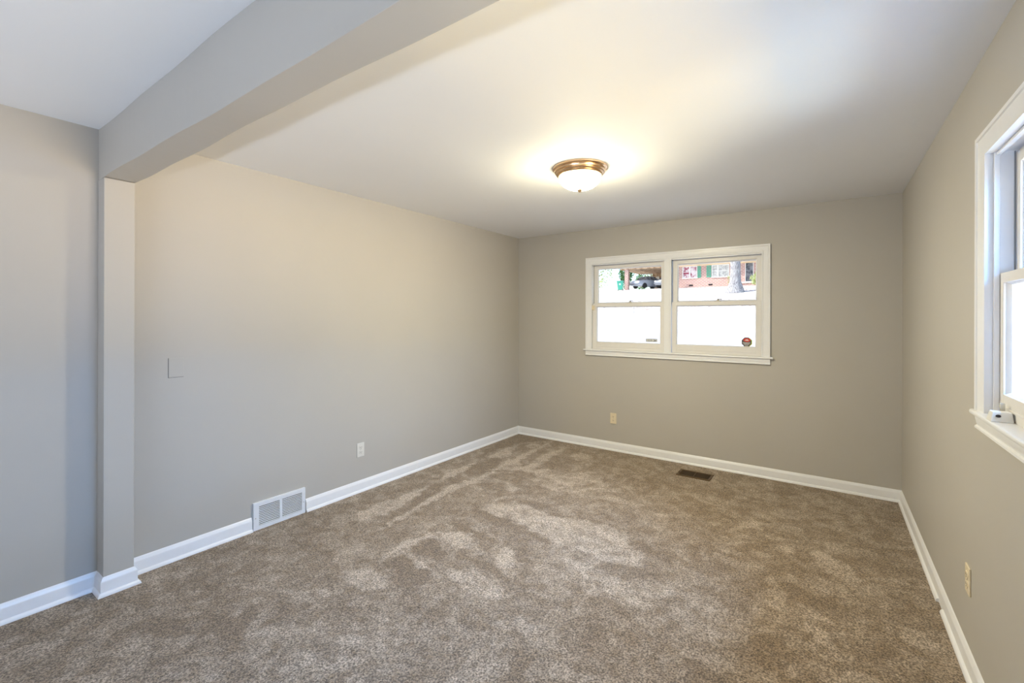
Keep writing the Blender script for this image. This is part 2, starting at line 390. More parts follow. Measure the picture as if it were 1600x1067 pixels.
BRUSH = [   # marks left in the pile by brushing and feet: outline on the floor, paler (+) or darker (-)
    ([(-2.83, 2.91), (-2.89, 3.04), (-2.90, 3.27), (-2.89, 3.51), (-2.81, 3.25), (-2.79, 3.02)], 0.50),
    ([(-2.81, 2.79), (-2.73, 2.60), (-2.68, 2.37), (-2.64, 2.17), (-2.73, 2.00), (-2.85, 2.08), (-2.85, 2.33), (-2.82, 2.56)], 0.45),
    ([(-2.61, 3.65), (-2.55, 3.33), (-2.53, 3.11), (-2.56, 2.81), (-2.55, 2.57), (-2.52, 2.32), (-2.48, 2.02), (-2.50, 1.98), (-2.55, 2.23), (-2.61, 2.58), (-2.67, 2.87), (-2.61, 3.08), (-2.60, 3.33)], 0.50),
    ([(-2.86, 4.21), (-2.93, 4.09), (-2.91, 3.86), (-2.88, 3.68), (-2.79, 3.71), (-2.72, 3.81), (-2.79, 3.99)], 0.45),
    ([(-2.81, 4.36), (-2.70, 4.40), (-2.63, 4.32), (-2.69, 4.21), (-2.78, 4.25)], 0.40),
    ([(-2.65, 4.65), (-2.62, 4.47), (-2.58, 4.04), (-2.54, 3.72), (-2.62, 3.70), (-2.66, 4.04), (-2.64, 4.41)], 0.50),
    ([(-2.38, 4.45), (-2.36, 4.21), (-2.32, 3.84), (-2.29, 3.55), (-2.38, 3.53), (-2.45, 3.96), (-2.44, 4.25)], 0.50),
    ([(-2.69, 3.57), (-2.67, 3.76), (-2.54, 3.77), (-2.39, 3.59), (-2.46, 3.47), (-2.58, 3.42)], 0.40),
    ([(-2.24, 4.32), (-2.10, 4.39), (-1.99, 4.34), (-2.02, 4.13), (-2.16, 4.12)], 0.30),
    ([(-2.31, 3.61), (-2.21, 3.76), (-2.00, 3.72), (-1.83, 3.92), (-1.68, 3.88), (-1.63, 3.72), (-1.73, 3.54), (-1.85, 3.45), (-2.01, 3.51), (-2.18, 3.49)], 0.30),
    ([(-2.29, 3.14), (-2.28, 3.22), (-2.17, 3.17), (-2.12, 3.06), (-2.21, 3.06)], 0.35),
    ([(-2.26, 3.40), (-2.08, 3.46), (-1.82, 3.48), (-1.53, 3.57), (-1.03, 3.70), (-1.00, 3.57), (-1.18, 3.39), (-1.44, 3.36), (-1.76, 3.29), (-2.06, 3.30)], 0.18),
    ([(-2.16, 2.64), (-2.14, 2.78), (-2.02, 2.92), (-1.76, 2.93), (-1.54, 2.95), (-1.31, 2.95), (-1.10, 2.94), (-1.05, 2.80), (-0.93, 2.78), (-0.88, 2.57), (-1.01, 2.53), (-1.21, 2.53), (-1.32, 2.52), (-1.53, 2.56), (-1.79, 2.64), (-1.98, 2.63)], 0.34),
    ([(-1.65, 2.87), (-1.44, 2.94), (-1.25, 2.93), (-1.13, 2.91), (-1.16, 2.82), (-1.38, 2.82)], 0.20),
    ([(-1.20, 3.33), (-0.95, 3.37), (-0.89, 3.12), (-1.07, 3.06)], 0.20),
    ([(-2.15, 2.20), (-2.07, 2.27), (-1.95, 2.29), (-1.84, 2.23), (-1.86, 2.12), (-1.96, 2.13)], 0.40),
    ([(-1.69, 2.29), (-1.64, 2.32), (-1.55, 2.24), (-1.49, 2.14), (-1.56, 2.08), (-1.63, 2.16)], 0.50),
    ([(-2.15, 1.88), (-2.08, 1.90), (-1.89, 1.86), (-1.76, 1.83), (-1.81, 1.78), (-1.95, 1.82)], 0.45),
    ([(-2.17, 1.74), (-2.23, 1.85), (-2.22, 1.98), (-2.19, 2.17), (-2.13, 2.13), (-2.14, 1.97), (-2.13, 1.83)], 0.40),
    ([(-1.80, 1.90), (-1.66, 1.97), (-1.49, 1.98), (-1.38, 1.92), (-1.42, 1.82), (-1.59, 1.81)], 0.30),
    ([(-1.30, 2.40), (-1.16, 2.43), (-0.93, 2.38), (-0.91, 2.30), (-1.01, 2.16), (-1.16, 2.22)], 0.22),
    ([(-1.30, 1.73), (-1.27, 1.76), (-1.24, 1.73), (-1.26, 1.69)], 0.40),
    ([(-2.15, 1.96), (-2.16, 2.06), (-2.10, 2.11), (-1.91, 2.02), (-1.89, 1.96), (-2.00, 1.92)], -0.35),
    ([(-2.17, 2.33), (-2.10, 2.38), (-1.92, 2.36), (-1.75, 2.33), (-1.76, 2.29), (-1.99, 2.31)], -0.35),
    ([(-2.12, 2.63), (-1.97, 2.62), (-1.73, 2.60), (-1.44, 2.52), (-1.49, 2.50), (-1.75, 2.52), (-1.99, 2.54)], -0.38),
    ([(-1.92, 2.08), (-1.77, 2.09), (-1.56, 2.07), (-1.39, 2.02), (-1.43, 2.00), (-1.65, 2.03), (-1.83, 2.04)], -0.38),
    ([(-2.17, 1.76), (-2.11, 1.85), (-1.94, 1.83), (-1.77, 1.82), (-1.78, 1.76), (-1.90, 1.72), (-2.05, 1.72)], -0.30),
    ([(-1.95, 2.99), (-1.72, 3.00), (-1.52, 2.96), (-1.39, 2.97), (-1.48, 2.89), (-1.68, 2.87), (-1.87, 2.90)], -0.25),
    ([(-1.07, 2.79), (-0.96, 2.84), (-0.79, 2.81), (-0.83, 2.76), (-0.97, 2.74)], -0.25),
    ([(-2.57, 2.09), (-2.65, 2.39), (-2.78, 2.74), (-2.75, 2.95), (-2.61, 2.58), (-2.56, 2.27)], -0.25),
    ([(-2.80, 3.19), (-2.83, 3.47), (-2.82, 3.74), (-2.66, 3.68), (-2.64, 3.37), (-2.64, 3.12)], -0.25),
    ([(-3.18, 4.67), (-2.67, 4.66), (-2.87, 4.40), (-2.96, 4.18), (-2.97, 3.87), (-2.96, 3.64), (-3.08, 3.93)], -0.30),
    ([(-2.24, 1.51), (-2.20, 1.63), (-2.00, 1.68), (-1.93, 1.59), (-2.01, 1.49)], 0.35),
    ([(-2.34, 1.25), (-2.29, 1.37), (-2.14, 1.39), (-2.11, 1.30), (-2.22, 1.22)], 0.30),
    ([(-2.02, 1.14), (-1.95, 1.25), (-1.83, 1.20), (-1.88, 1.11), (-2.15, 0.98), (-2.18, 1.02)], 0.25),
    ([(-2.77, 1.39), (-2.60, 1.47), (-2.55, 1.36), (-2.66, 1.32)], 0.15),
    ([(-2.65, 0.69), (-2.61, 0.79), (-2.51, 0.91), (-2.31, 1.05), (-2.21, 1.00), (-2.35, 0.85), (-2.48, 0.74)], -0.25),
    ([(-2.32, 1.26), (-2.24, 1.51), (-2.11, 1.46), (-2.21, 1.34)], -0.15),
    ([(-1.98, 1.34), (-1.87, 1.47), (-1.77, 1.41), (-1.86, 1.30)], -0.30),
    ([(-0.11, 3.38), (-0.02, 3.39), (0.11, 3.27), (0.16, 3.13), (0.10, 3.05), (-0.02, 3.15)], 0.30),
    ([(-0.52, 3.58), (-0.37, 3.63), (-0.38, 3.51), (-0.48, 3.46)], 0.30),
    ([(-0.24, 3.38), (-0.17, 3.39), (-0.16, 3.18), (-0.22, 3.21)], 0.25),
    ([(-1.01, 2.30), (-0.80, 2.48), (-0.64, 2.46), (-0.72, 2.22), (-0.91, 2.18)], 0.22),
    ([(-0.64, 2.46), (-0.48, 2.54), (-0.38, 2.46), (-0.49, 2.34), (-0.60, 2.36)], 0.20),
    ([(-0.09, 2.58), (0.04, 2.51), (0.01, 2.41), (-0.07, 2.47)], 0.30),
    ([(0.27, 2.75), (0.38, 2.79), (0.40, 2.65), (0.31, 2.62)], 0.20),
    ([(-0.29, 2.31), (-0.18, 2.41), (-0.13, 2.24), (-0.25, 2.14)], -0.30),
    ([(-0.50, 2.63), (-0.29, 2.90), (-0.23, 2.77), (-0.43, 2.50)], -0.15),
    ([(-0.18, 2.89), (0.05, 2.86), (0.03, 2.77), (-0.16, 2.71)], -0.20),
    ([(-0.33, 4.36), (-0.25, 4.45), (-0.22, 4.31), (-0.29, 4.23)], -0.35),
]
build_floor()

# ------------------------------------------------------------------ baseboards
# profile (distance from wall, height)
BASE = [(0, 0), (0.013, 0), (0.013, 0.070), (0.011, 0.077), (0.0065, 0.083), (0.0055, 0.089), (0.0, 0.094)]
SHOE = [(0.013, 0), (0.026, 0), (0.0255, 0.006), (0.023, 0.012), (0.019, 0.0165), (0.013, 0.019)]
def base_run(name, path, shoes=None, closed=False):
    o = MB().sweep(path, (0, 0, 1), BASE).build(name, TRIM, smooth=40)
    struct(o)
    for s in (shoes or [path]):
        MB().sweep(s, (0, 0, 1), SHOE).build('shoe_molding', TRIM, o, smooth=40)
    return o
# side = tangent x up must point into the room
base_run('baseboard_left', [(XL, 1.861, 0), (XL, YB, 0)])
base_run('baseboard_left', [(XL, 0.822, 0), (XL, 1.478, 0)])
base_run('baseboard_back', [(XL + 0.0, YB, 0), (XR, YB, 0)])
base_run('baseboard_right', [(XR, YB, 0), (XR, YN, 0)],
         [[(XR, YB - 0.026, 0), (XR, 3.135, 0)], [(XR, 3.03, 0), (XR, YN, 0)]])
base_run('baseboard_near', [(XL, YN + 0.02, 0), (XL, 0.695, 0)])
base_run('baseboard_post', [(XL + 0.013, 0.695, 0), (-3.072, 0.695, 0), (-3.072, 0.822, 0), (XL + 0.013, 0.822, 0)])

# ------------------------------------------------------------------ double-hung twin windows
def glass_pane(x0, x1, y, z0, z1, parent):
    return MB().box(x0, x1, y - 0.0015, y + 0.0015, z0, z1).build('glass_pane', GLASS, parent)
def sash(x0, x1, yf, z0, z1, gx0, gx1, gz0, gz1, parent, th=0.034, mat=None):
    """wooden sash: four rails with a stuck moulding, glass set behind"""
    mat = mat or SASH
    m = MB()
    m.box(x0, gx0, yf, yf + th, z0, z1); m.box(gx1, x1, yf, yf + th, z0, z1)
    m.box(gx0, gx1, yf, yf + th, gz1, z1); m.box(gx0, gx1, yf, yf + th, z0, gz0)
    o = m.build('sash', mat, parent, bevel=0.0015)
    b = MB()                                        # inner glazing bead, one ring
    w = 0.008
    b.sweep([(gx0, yf, gz0), (gx1, yf, gz0), (gx1, yf, gz1), (gx0, yf, gz1)], (0, -1, 0),
            [(0, -0.006), (0, -0.020), (-w, -0.020), (-w * .5, -0.012)], closed=True)
    b.build('glazing_bead', mat, o, smooth=50)
    glass_pane(gx0 - 0.004, gx1 + 0.004, yf + 0.019, gz0 - 0.004, gz1 + 0.004, o)
    return o

def make_window(name, loc, rz, casing_w, d0):
    """local x across the opening (0..1.68), y outwards from the room face, z up"""
    root = empty(name, loc, rz); struct(root)
    W = 1.68; Z0, Z1 = 1.097, 2.05
    # casing, sides and head, mitred
    cw = casing_w
    prof = [(0, 0), (0, 0.009), (0.010, 0.011), (0.014, 0.008), (cw * .38, 0.011), (cw * .62, 0.014), (cw - 0.018, 0.0145),
            (cw - 0.015, 0.019), (cw - 0.003, 0.020), (cw, 0.018), (cw, 0)]
    c = MB().sweep([(0, 0, Z0), (0, 0, Z1), (W, 0, Z1), (W, 0, Z0)], (0, -1, 0), [(-q, h) for q, h in prof])
    c.build('casing', TRIM, root, smooth=30)
    # mullion cover
    mx0, mx1 = 0.805, 0.875
    mm = MB()
    mm.box(mx0, mx1, -0.009, 0.0, Z0, Z1)
    mm.box(mx0 + 0.012, mx1 - 0.012, -0.013, -0.009, Z0, Z1)
    mm.box(mx0 + 0.01, mx1 - 0.01, 0.0, 0.115, Z0, Z1)
    mm.build('mullion', TRIM, root, bevel=0.0015)
    # stool with horns, rounded nose
    ph = cw + 0.025
    st = MB()
    st.prism([(-ph, -0.030), (W + ph, -0.030), (W + ph, 0), (W + 0.018, 0), (W + 0.018, 0.040), (-0.018, 0.040), (-0.018, 0), (-ph, 0)], 1.079, 1.097)
    st.build('window_stool', TRIM, root, bevel=0.007, seg=3)
    ap = MB()
    apr = [(0, 1.079), (-0.016, 1.079), (-0.018, 1.072), (-0.014, 1.050), (-0.012, 1.042), (-0.018, 1.038), (-0.019, 1.031), (-0.014, 1.027), (0, 1.027)]
    e = cw - 0.001
    v = [(-e, y, z) for y, z in apr] + [(W + e, y, z) for y, z in apr]; n = len(apr)
    ap.add(v, [tuple(range(n)), tuple(range(2 * n - 1, n - 1, -1))] + [(i, (i + 1) % n, n + (i + 1) % n, n + i) for i in range(n)])
    ap.build('apron', TRIM, root, smooth=35)
    # jamb lining and outer sill
    j = MB()
    j.box(-0.018, 0.0, 0.0, 0.135, 1.079, 2.068); j.box(W, W + 0.018, 0.0, 0.135, 1.079, 2.068)
    j.box(0, W, 0.0, 0.135, Z1, 2.068)
    j.add([(0, 0.04, 1.078), (W, 0.04, 1.078), (W, 0.17, 1.078), (0, 0.17, 1.078), (0, 0.04, 1.096), (W, 0.04, 1.096), (W, 0.17, 1.080), (0, 0.17, 1.080)],
          [(0, 3, 2, 1), (4, 5, 6, 7), (0, 1, 5, 4), (1, 2, 6, 5), (2, 3, 7, 6), (3, 0, 4, 7)])
    j.build('jamb', TRIM, root)
    for x0, x1 in ((0.0, 0.805), (0.875, 1.68)):
        a, b = x0 + 0.003, x1 - 0.003
        s = 0.043
        # inside stop in front of the lower sash, head included
        sp = MB()
        if d0 > 0.02:
            sp.box(x0, x0 + 0.010, d0 - 0.016, d0 - 0.001, 1.097, Z1); sp.box(x1 - 0.010, x1, d0 - 0.016, d0 - 0.001, 1.097, Z1)
        sp.box(x0, x1, d0 - 0.010, d0 + 0.004, Z1 - 0.012, Z1)
        sp.build('stop_bead', TRIM, root, bevel=0.001)
        lo = sash(a, b, d0, 1.098, 1.609, a + s, b - s, 1.178, 1.573, root)
        up = sash(a, b, d0 + 0.040, 1.585, 2.041, a + s, b - s, 1.615, 1.998, root)
        # groove lines on the bottom rail (lift)
        MB().box(a + 0.05, b - 0.05, d0 - 0.004, d0, 1.128, 1.137).build('sash_lift', SASH, lo, bevel=0.0015)
        # grey balance track beside the upper sash
        tr = MB()
        tr.box(x0, x0 + 0.0028, d0 + 0.036, d0 + 0.0395, 1.61, 2.046); tr.box(x1 - 0.0028, x1, d0 + 0.036, d0 + 0.0395, 1.61, 2.046)
        tr.build('sash_track', TRACK, root)
        # lock on the meeting rail: keeper, cam and lever
        lk = MB(); cx = (a + b) / 2 + 0.03
        lk.prism([(cx - 0.032, d0 + 0.002), (cx + 0.032, d0 + 0.002), (cx + 0.026, d0 + 0.030), (cx - 0.026, d0 + 0.030)], 1.609, 1.6145)
        lk.lathe([(0.0, 1.6275), (0.009, 1.6265), (0.013, 1.622), (0.014, 1.6145)], 20, 0, Matrix.Translation((cx, d0 + 0.016, 0)))
        lk = lk.build('sash_lock', CLEARP, lo, bevel=0.0008)
        MB().prism([(cx - 0.004, d0 + 0.008), (cx + 0.030, d0 + 0.001), (cx + 0.034, d0 + 0.010), (cx - 0.004, d0 + 0.024)], 1.6275, 1.6345).build('lock_lever', STEEL, lk, bevel=0.001)
        # storm window outside: slim white frame
        sf = MB(); yo = d0 + 0.092
        sf.box(x0, x0 + 0.02, yo, yo + 0.012, 1.10, Z1); sf.box(x1 - 0.02, x1, yo, yo + 0.012, 1.10, Z1)
        sf.box(x0, x1, yo, yo + 0.012, Z1 - 0.02, Z1); sf.box(x0, x1, yo, yo + 0.012, 1.10, 1.118)
        sf.build('storm_frame', TRIM, root)
    return root
win1 = make_window('window_1', (-2.1785, YB, 0), 0.0, 0.072, 0.012)
win2 = make_window('window_2', (XR, W2Y, 0), -PI / 2, 0.080, 0.030)

# unseen glass door behind the camera, added so the low strip lamp shines in
dr = empty('added_door_1', (-1.35, YN, 0)); struct(dr)
m = MB()
m.box(-1.55, -1.47, -0.10, 0.0, 0, 2.05); m.box(1.47, 1.55, -0.10, 0.0, 0, 2.05); m.box(-1.47, 1.47, -0.10, 0.0, 1.99, 2.05)
m.box(-0.03, 0.03, -0.08, -0.03, 0, 1.99); m.box(-1.47, 1.47, -0.10, -0.01, -0.01, 0.02)
m.build('door_frame', TRIM, dr, bevel=0.003)
for a, b in ((-1.47, -0.03), (0.03, 1.47)):
    MB().box(a, b, -0.056, -0.052, 0.02, 1.99).build('glass_pane', GLASS, dr)

# unseen roof and dark screens behind the camera, added to block sky light
struct(MB().box(XL - 1.5, XR + 1.5, YN - 4.2, YN - T, 2.16, 2.28).build('trim_blocker_roof', TRIM))
struct(MB().box(XL - 1.5, XR + 1.5, YN - 4.6, YN - 4.5, -0.55, 2.05).build('trim_blocker_end', BLOCKER))
struct(MB().box(XL - 1.6, XL - 1.5, YN - 4.6, YN - T, -0.55, 2.16).build('trim_blocker_side', BLOCKER))
struct(MB().box(XR + 1.5, XR + 1.6, YN - 4.6, YN - T, -0.55, 2.16).build('trim_blocker_side', BLOCKER))

# ------------------------------------------------------------------ ceiling light
cl = empty('ceiling_light', (-1.352, 2.705, H))
tag(cl, 'round flush ceiling light with stepped brass ring and glowing glass bowl', 'ceiling light')
ring = [(0.0, 0.0), (0.178, 0.0), (0.181, -0.004), (0.180, -0.010), (0.172, -0.016), (0.168, -0.018), (0.170, -0.022),
        (0.167, -0.029), (0.158, -0.033), (0.160, -0.038), (0.156, -0.044), (0.148, -0.047), (0.150, -0.052), (0.146, -0.058), (0.139, -0.060), (0.137, -0.052)]
MB().lathe(ring, 72).build('brass_ring', BRASS, cl, smooth=40)
bowl = [(0.138, -0.056), (0.138, -0.062)] + [(0.138 * math.cos(a), -0.062 - 0.083 * math.sin(a)) for a in [PI / 2 * k / 40 for k in range(1, 40)]] + [(0.0, -0.145)]
MB().lathe(bowl, 72).build('glass_shade', BOWL, cl, smooth=80)
MB().lathe([(0.0, -0.140), (0.020, -0.1425), (0.020, -0.147), (0.014, -0.152), (0.008, -0.160), (0.0, -0.163)], 24).build('finial', BRASS, cl, smooth=60)

# ------------------------------------------------------------------ outlets and plates
def outlet(loc, rz, mat, label):
    """local x across, -y towards the room, z up; centre at the origin"""
    r = empty('wall_outlet', loc, rz)
    tag(r, label, 'outlet', 'duplex outlets around the room')
    MB().box(-0.035, 0.035, -0.006, 0, -0.0575, 0.0575).build('cover_plate', mat, r, bevel=0.0025)
    for s in (-1, 1):
        cz = s * 0.0195
        pl = [(0.0172 * math.cos(a), 0.0172 * math.sin(a)) for a in [2 * PI * k / 32 for k in range(32)]]
        pl = [(x, max(-0.0143, min(0.0143, y))) for x, y in pl]
        f = MB().prism(pl, 0.0, 0.0085, 0, Matrix.Translation((0, 0, cz)) @ Matrix.Rotation(PI / 2, 4, 'X')).build('socket', mat, r)
        m_ = MB()
        m_.box(-0.0075, -0.0052, -0.0090, -0.0084, cz - 0.002, cz + 0.0075)
        m_.box(0.0052, 0.0075, -0.0090, -0.0084, cz - 0.001, cz + 0.0070)
        m_.prism([(0.0026 * math.cos(2 * PI * k / 16), 0.0026 * math.sin(2 * PI * k / 16)) for k in range(16)], 0.0084, 0.0090, 0,
                 Matrix.Translation((0, 0, cz - 0.0075)) @ Matrix.Rotation(PI / 2, 4, 'X'))
        m_.build('slots', SLOT, f)
    MB().lathe([(0.0, 0.0078), (0.002, 0.0076), (0.0034, 0.006)], 16, 0, Matrix.Rotation(PI / 2, 4, 'X')).build('screw', SCREW, r, smooth=60)
    return r
outlet((XL, 2.341, 0.346), PI / 2, PLATE_W, 'white duplex outlet on the long left wall between vent and far corner')
outlet((-1.920, YB, 0.350), 0.0, PLATE_I, 'ivory duplex outlet low on the back wall beneath the window')
outlet((XR, 2.607, 0.368), -PI / 2, PLATE_I, 'ivory duplex outlet on the right wall, seen nearly edge-on')

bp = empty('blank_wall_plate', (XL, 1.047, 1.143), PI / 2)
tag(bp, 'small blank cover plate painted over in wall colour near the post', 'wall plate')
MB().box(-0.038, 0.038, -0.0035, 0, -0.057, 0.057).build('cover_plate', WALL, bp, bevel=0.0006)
MB().box(-0.0396, -0.038, -0.0010, 0, -0.0586, 0.057).box(-0.038, 0.038, -0.0010, 0, -0.0586, -0.057).build('edge_shadow', SLOT, bp)  # dark strips painting the plate's shadow along its left and bottom edges

# ------------------------------------------------------------------ return-air grille low on the left wall
rv = empty('return_air_grille', (XL, 1.6675, 0.0), PI / 2)   # local x along +Y world
tag(rv, 'white louvred return-air grille set into the left baseboard', 'vent')
g0, g1, hz = -0.1835, 0.1835, 0.186
fr = MB(); yf = -0.017
fr.box(g0, g1, yf, yf + 0.004, 0.0, 0.026); fr.box(g0, g1, yf, yf + 0.004, hz - 0.030, hz)
fr.box(g0, g0 + 0.036, yf, yf + 0.004, 0.026, hz - 0.030); fr.box(g1 - 0.026, g1, yf, yf + 0.004, 0.026, hz - 0.030)
fr.box(-0.006, 0.012, yf, yf + 0.004, 0.026, hz - 0.030)
fr.box(g0, g0 + 0.003, yf + 0.004, 0, 0.0, hz); fr.box(g1 - 0.003, g1, yf + 0.004, 0, 0.0, hz)
fr.box(g0 + .003, g1 - .003, yf + 0.004, 0, hz - 0.003, hz)
fr.build('grille_frame', VENTW, rv, bevel=0.0008)
MB().box(g0 + 0.004, g1 - 0.004, -0.0015, -0.0005, 0.004, hz - 0.004).build('duct_opening', DARK, rv)
for a, b in ((g0 + 0.036, -0.006), (0.012, g1 - 0.026)):
    lv = MB(); n = 11; z0 = 0.028; dz = (hz - 0.030 - z0) / n
    for k in range(n):
        z = z0 + dz * k
        lv.add([(a, yf + 0.001, z + dz * 0.50), (b, yf + 0.001, z + dz * 0.50), (b, yf + 0.001, z), (a, yf + 0.001, z),
                (a, yf + 0.005, z + dz * 0.54), (b, yf + 0.005, z + dz * 0.54), (b, yf + 0.005, z + dz * .4), (a, yf + 0.005, z + dz * .4)],
               [(0, 1, 2, 3), (0, 4, 5, 1), (4, 7, 6, 5), (3, 2, 6, 7), (0, 3, 7, 4), (1, 5, 6, 2)])
    lv.build('louvres', VENTW, rv)
for x in (g0 + 0.014, g1 - 0.012):
    MB().lathe([(0.0, 0.0022), (0.0022, 0.0018), (0.0036, 0.0)], 14, 0, Matrix.Translation((x, yf, 0.083)) @ Matrix.Rotation(PI / 2, 4, 'X')).build('screw', SCREW, rv, smooth=60)

# ------------------------------------------------------------------ floor register
fv = empty('floor_register', (-1.004, 4.368, 0.0))
tag(fv, 'brown metal floor register in the carpet near the back wall', 'vent')
w, d = 0.147, 0.092
m = MB(); zt = 0.007
m.box(-w, w, -d, -d + 0.022, 0, zt); m.box(-w, w, d - 0.022, d, 0, zt)
m.box(-w, -w + 0.024, -d + 0.022, d - 0.022, 0, zt); m.box(w - 0.020, w, -d + 0.022, d - 0.022, 0, zt)
m.box(-0.005, 0.005, -d + 0.022, d - 0.022, 0, zt)
m.build('register_frame', REG, fv, bevel=0.002)
MB().box(-w + 0.01, w - 0.01, -d + 0.01, d - 0.01, 0.0004, 0.001).build('duct_opening', DARK, fv)
m = MB()
for k in range(30):
    x = -w + 0.027 + k * (2 * w - 0.050) / 30
    if abs(x) < 0.007: continue
    m.box(x, x + 0.003, -d + 0.022, d - 0.022, 0.001, zt - 0.001)
m.build('register_bars', REG, fv)
MB().box(-w + 0.006, -w + 0.014, -0.012, 0.012, zt, zt + 0.006).build('damper_lever', REG, fv, bevel=0.001)

# ------------------------------------------------------------------ small things on the windows
# alarm contact on the right window stool
sn = empty('window_sensor', (XR + 0.0, 2.175, 1.097))
tag(sn, 'white plastic alarm contact standing on the right window sill', 'sensor')
v = [(-0.029, 0, 0), (0.028, 0, 0), (0.028, 0.052, 0), (-0.029, 0.052, 0),
     (-0.022, 0.005, 0.034), (0.024, 0.005, 0.034), (0.024, 0.046, 0.034), (-0.022, 0.046, 0.034)]
MB().add(v, [(0, 3, 2, 1), (4, 5, 6, 7), (0, 1, 5, 4), (1, 2, 6, 5), (2, 3, 7, 6), (3, 0, 4, 7)]).build('housing', WPLAST, sn, bevel=0.0025)
MB().prism([(0.0065 * math.cos(a), 0.0048 * math.sin(a)) for a in [2 * PI * k / 20 for k in range(20)]], 0.0, 0.0025, 0,
           Matrix.Translation((-0.010, 0.0022, 0.021)) @ Matrix.Rotation(R(81), 4, 'X')).build('cable_hole', SLOT, sn)
m = MB(); m.box(0.006, 0.018, 0.0535, 0.0575, 0.0, 0.058); m.box(0.006, 0.018, 0.0575, 0.066, 0.040, 0.058)
m.build('clip', CLEARP, sn, bevel=0.001)
# cream contact on the left jamb of the back window
ct = MB(); ct.box(-0.020, 0.020, -0.016, 0, -0.026, 0.026)
ct = ct.build('alarm_contact', PLATE_I, bevel=0.003)
ct.location = (-2.168, YB + 0.012, 1.562)
tag(ct, 'small cream alarm contact on the left edge of the back window', 'sensor')

STK = {k: plain('sticker_' + k, c, 0.5) for k, c in dict(grey=(0.10, 0.085, 0.08), red=(0.62, 0.03, 0.015), white=(0.85, 0.85, 0.83),
       green=(0.30, 0.33, 0.03), slate=(0.16, 0.17, 0.20)).items()}
yg = YB + 0.012 + 0.019 - 0.0020
sx, sz = -0.621, 1.225
def ngon(n, r, rot=0, sx_=1, sz_=1): return [(r * math.cos(2 * PI * k / n + rot) * sx_, r * math.sin(2 * PI * k / n + rot) * sz_) for k in range(n)]
RX = Matrix.Rotation(PI / 2, 4, 'X')
m = MB()
m.prism(ngon(8, 0.047, PI / 8), 0, 0.0004, 0, RX)
m.prism([(0.018, 0.0434), (0.0434, 0.018), (0.0434, -0.018), (0.018, -0.0434), (0.013, -0.0434), (0.034, -0.014), (0.034, 0.016), (0.012, 0.0434)][::-1], 0.0004, 0.0006, 3, RX)
m.prism(ngon(28, 0.030, 0, 1.0, 0.58), 0.0006, 0.0009, 1, RX @ Matrix.Translation((0, 0.019, 0)))
for pts in ([(-0.022, 0.012), (-0.010, 0.020), (-0.006, 0.027), (-0.001, 0.020), (0.004, 0.029), (0.010, 0.020), (0.020, 0.013), (0.008, 0.014), (0.002, 0.012), (-0.006, 0.015)],):
    m.prism(pts, 0.0009, 0.0012, 2, RX)
x = -0.034
for ww in (5, 4, 6, 4, 5, 4, 4, 5, 4): m.box(x, x + ww * .001, -0.0010, -0.0006, -0.011, -0.004, 2); x += ww * .001 + 0.0025
x = -0.024
for ww in (4, 5, 4, 5, 4, 5): m.box(x, x + ww * .001, -0.0010, -0.0006, -0.023, -0.016, 2); x += ww * .001 + 0.003
x = -0.014
for ww in (4, 4, 4, 4): m.box(x, x + ww * .001, -0.0010, -0.0006, -0.036, -0.031, 2); x += ww * .001 + 0.0025
so = m.build('security_sticker', [STK['grey'], STK['red'], STK['white'], STK['green']])
so.location = (sx, yg, sz)
tag(so, 'octagonal security sticker with red badge on the lower right window pane', 'sticker')
m = MB()
m.box(-0.060, 0.060, -0.0004, 0, -0.017, 0.017, 0)
m.box(-0.056, 0.018, -0.0007, -0.0004, -0.0125, 0.0125, 1); m.box(0.023, 0.056, -0.0007, -0.0004, -0.011, 0.011, 1)
x = -0.052
for ww in (6, 4, 7, 5, 6, 5, 7): m.box(x, x + ww * .001, -0.0010, -0.0007, -0.0085, 0.0085, 0); x += ww * .001 + 0.0035
m.prism([(0.027, -0.006), (0.038, -0.009), (0.052, -0.002), (0.053, 0.006), (0.044, 0.003), (0.036, 0.008), (0.028, 0.004)], 0.0007, 0.0010, 0, RX)
so = m.build('window_label', [STK['slate'], STK['white']])
so.location = (-1.513, yg, 1.214)
tag(so, 'small grey and white rectangular label on the lower left window pane', 'sticker')
m = MB().tube([(0, 0, 0.072), (0.001, 0.001, 0.03), (-0.001, 0, 0.0), (0.004, 0.001, -0.006)], 0.0022, 8)
so = m.build('pull_cord', plain('dark_cord', (0.10, 0.07, 0.09), 0.7), smooth=60)
so.location = (-1.713, YB + 0.060, 1.502)
tag(so, 'short dark cord hanging behind the lower left window pane', 'cord')

# ------------------------------------------------------------------ outdoors, seen through the back window
def gz(y):
    """height of the yards: flat by our house, then rising to the neighbour's"""
    pts = [(-30, -0.55), (7, -0.55), (14, -0.35), (22, 0.35), (30, 1.45), (38, 2.70), (45, 3.78), (50, 4.62), (52.5, 4.93), (70, 5.2), (110, 5.4)]
    for (a, za), (b, zb) in zip(pts, pts[1:]):
        if y <= b: return za + (zb - za) * (y - a) / (b - a)
    return pts[-1][1]
def ground(name, xs, ys, mat, lift=0.0, edge=None, rough=0.0):
    v = []; f = []; nx, ny = len(xs), len(ys)
    for y in ys:
        for i, x in enumerate(xs):
            xx = x if edge is None else edge(x, y)
            v.append((xx, y, gz(y) + lift + rough * random.uniform(-1, 1)))
    for j in range(ny - 1):
        for i in range(nx - 1):
            a = j * nx + i; f.append((a, a + 1, a + nx + 1, a + nx))
    return MB().add(v, f).build(name, mat)
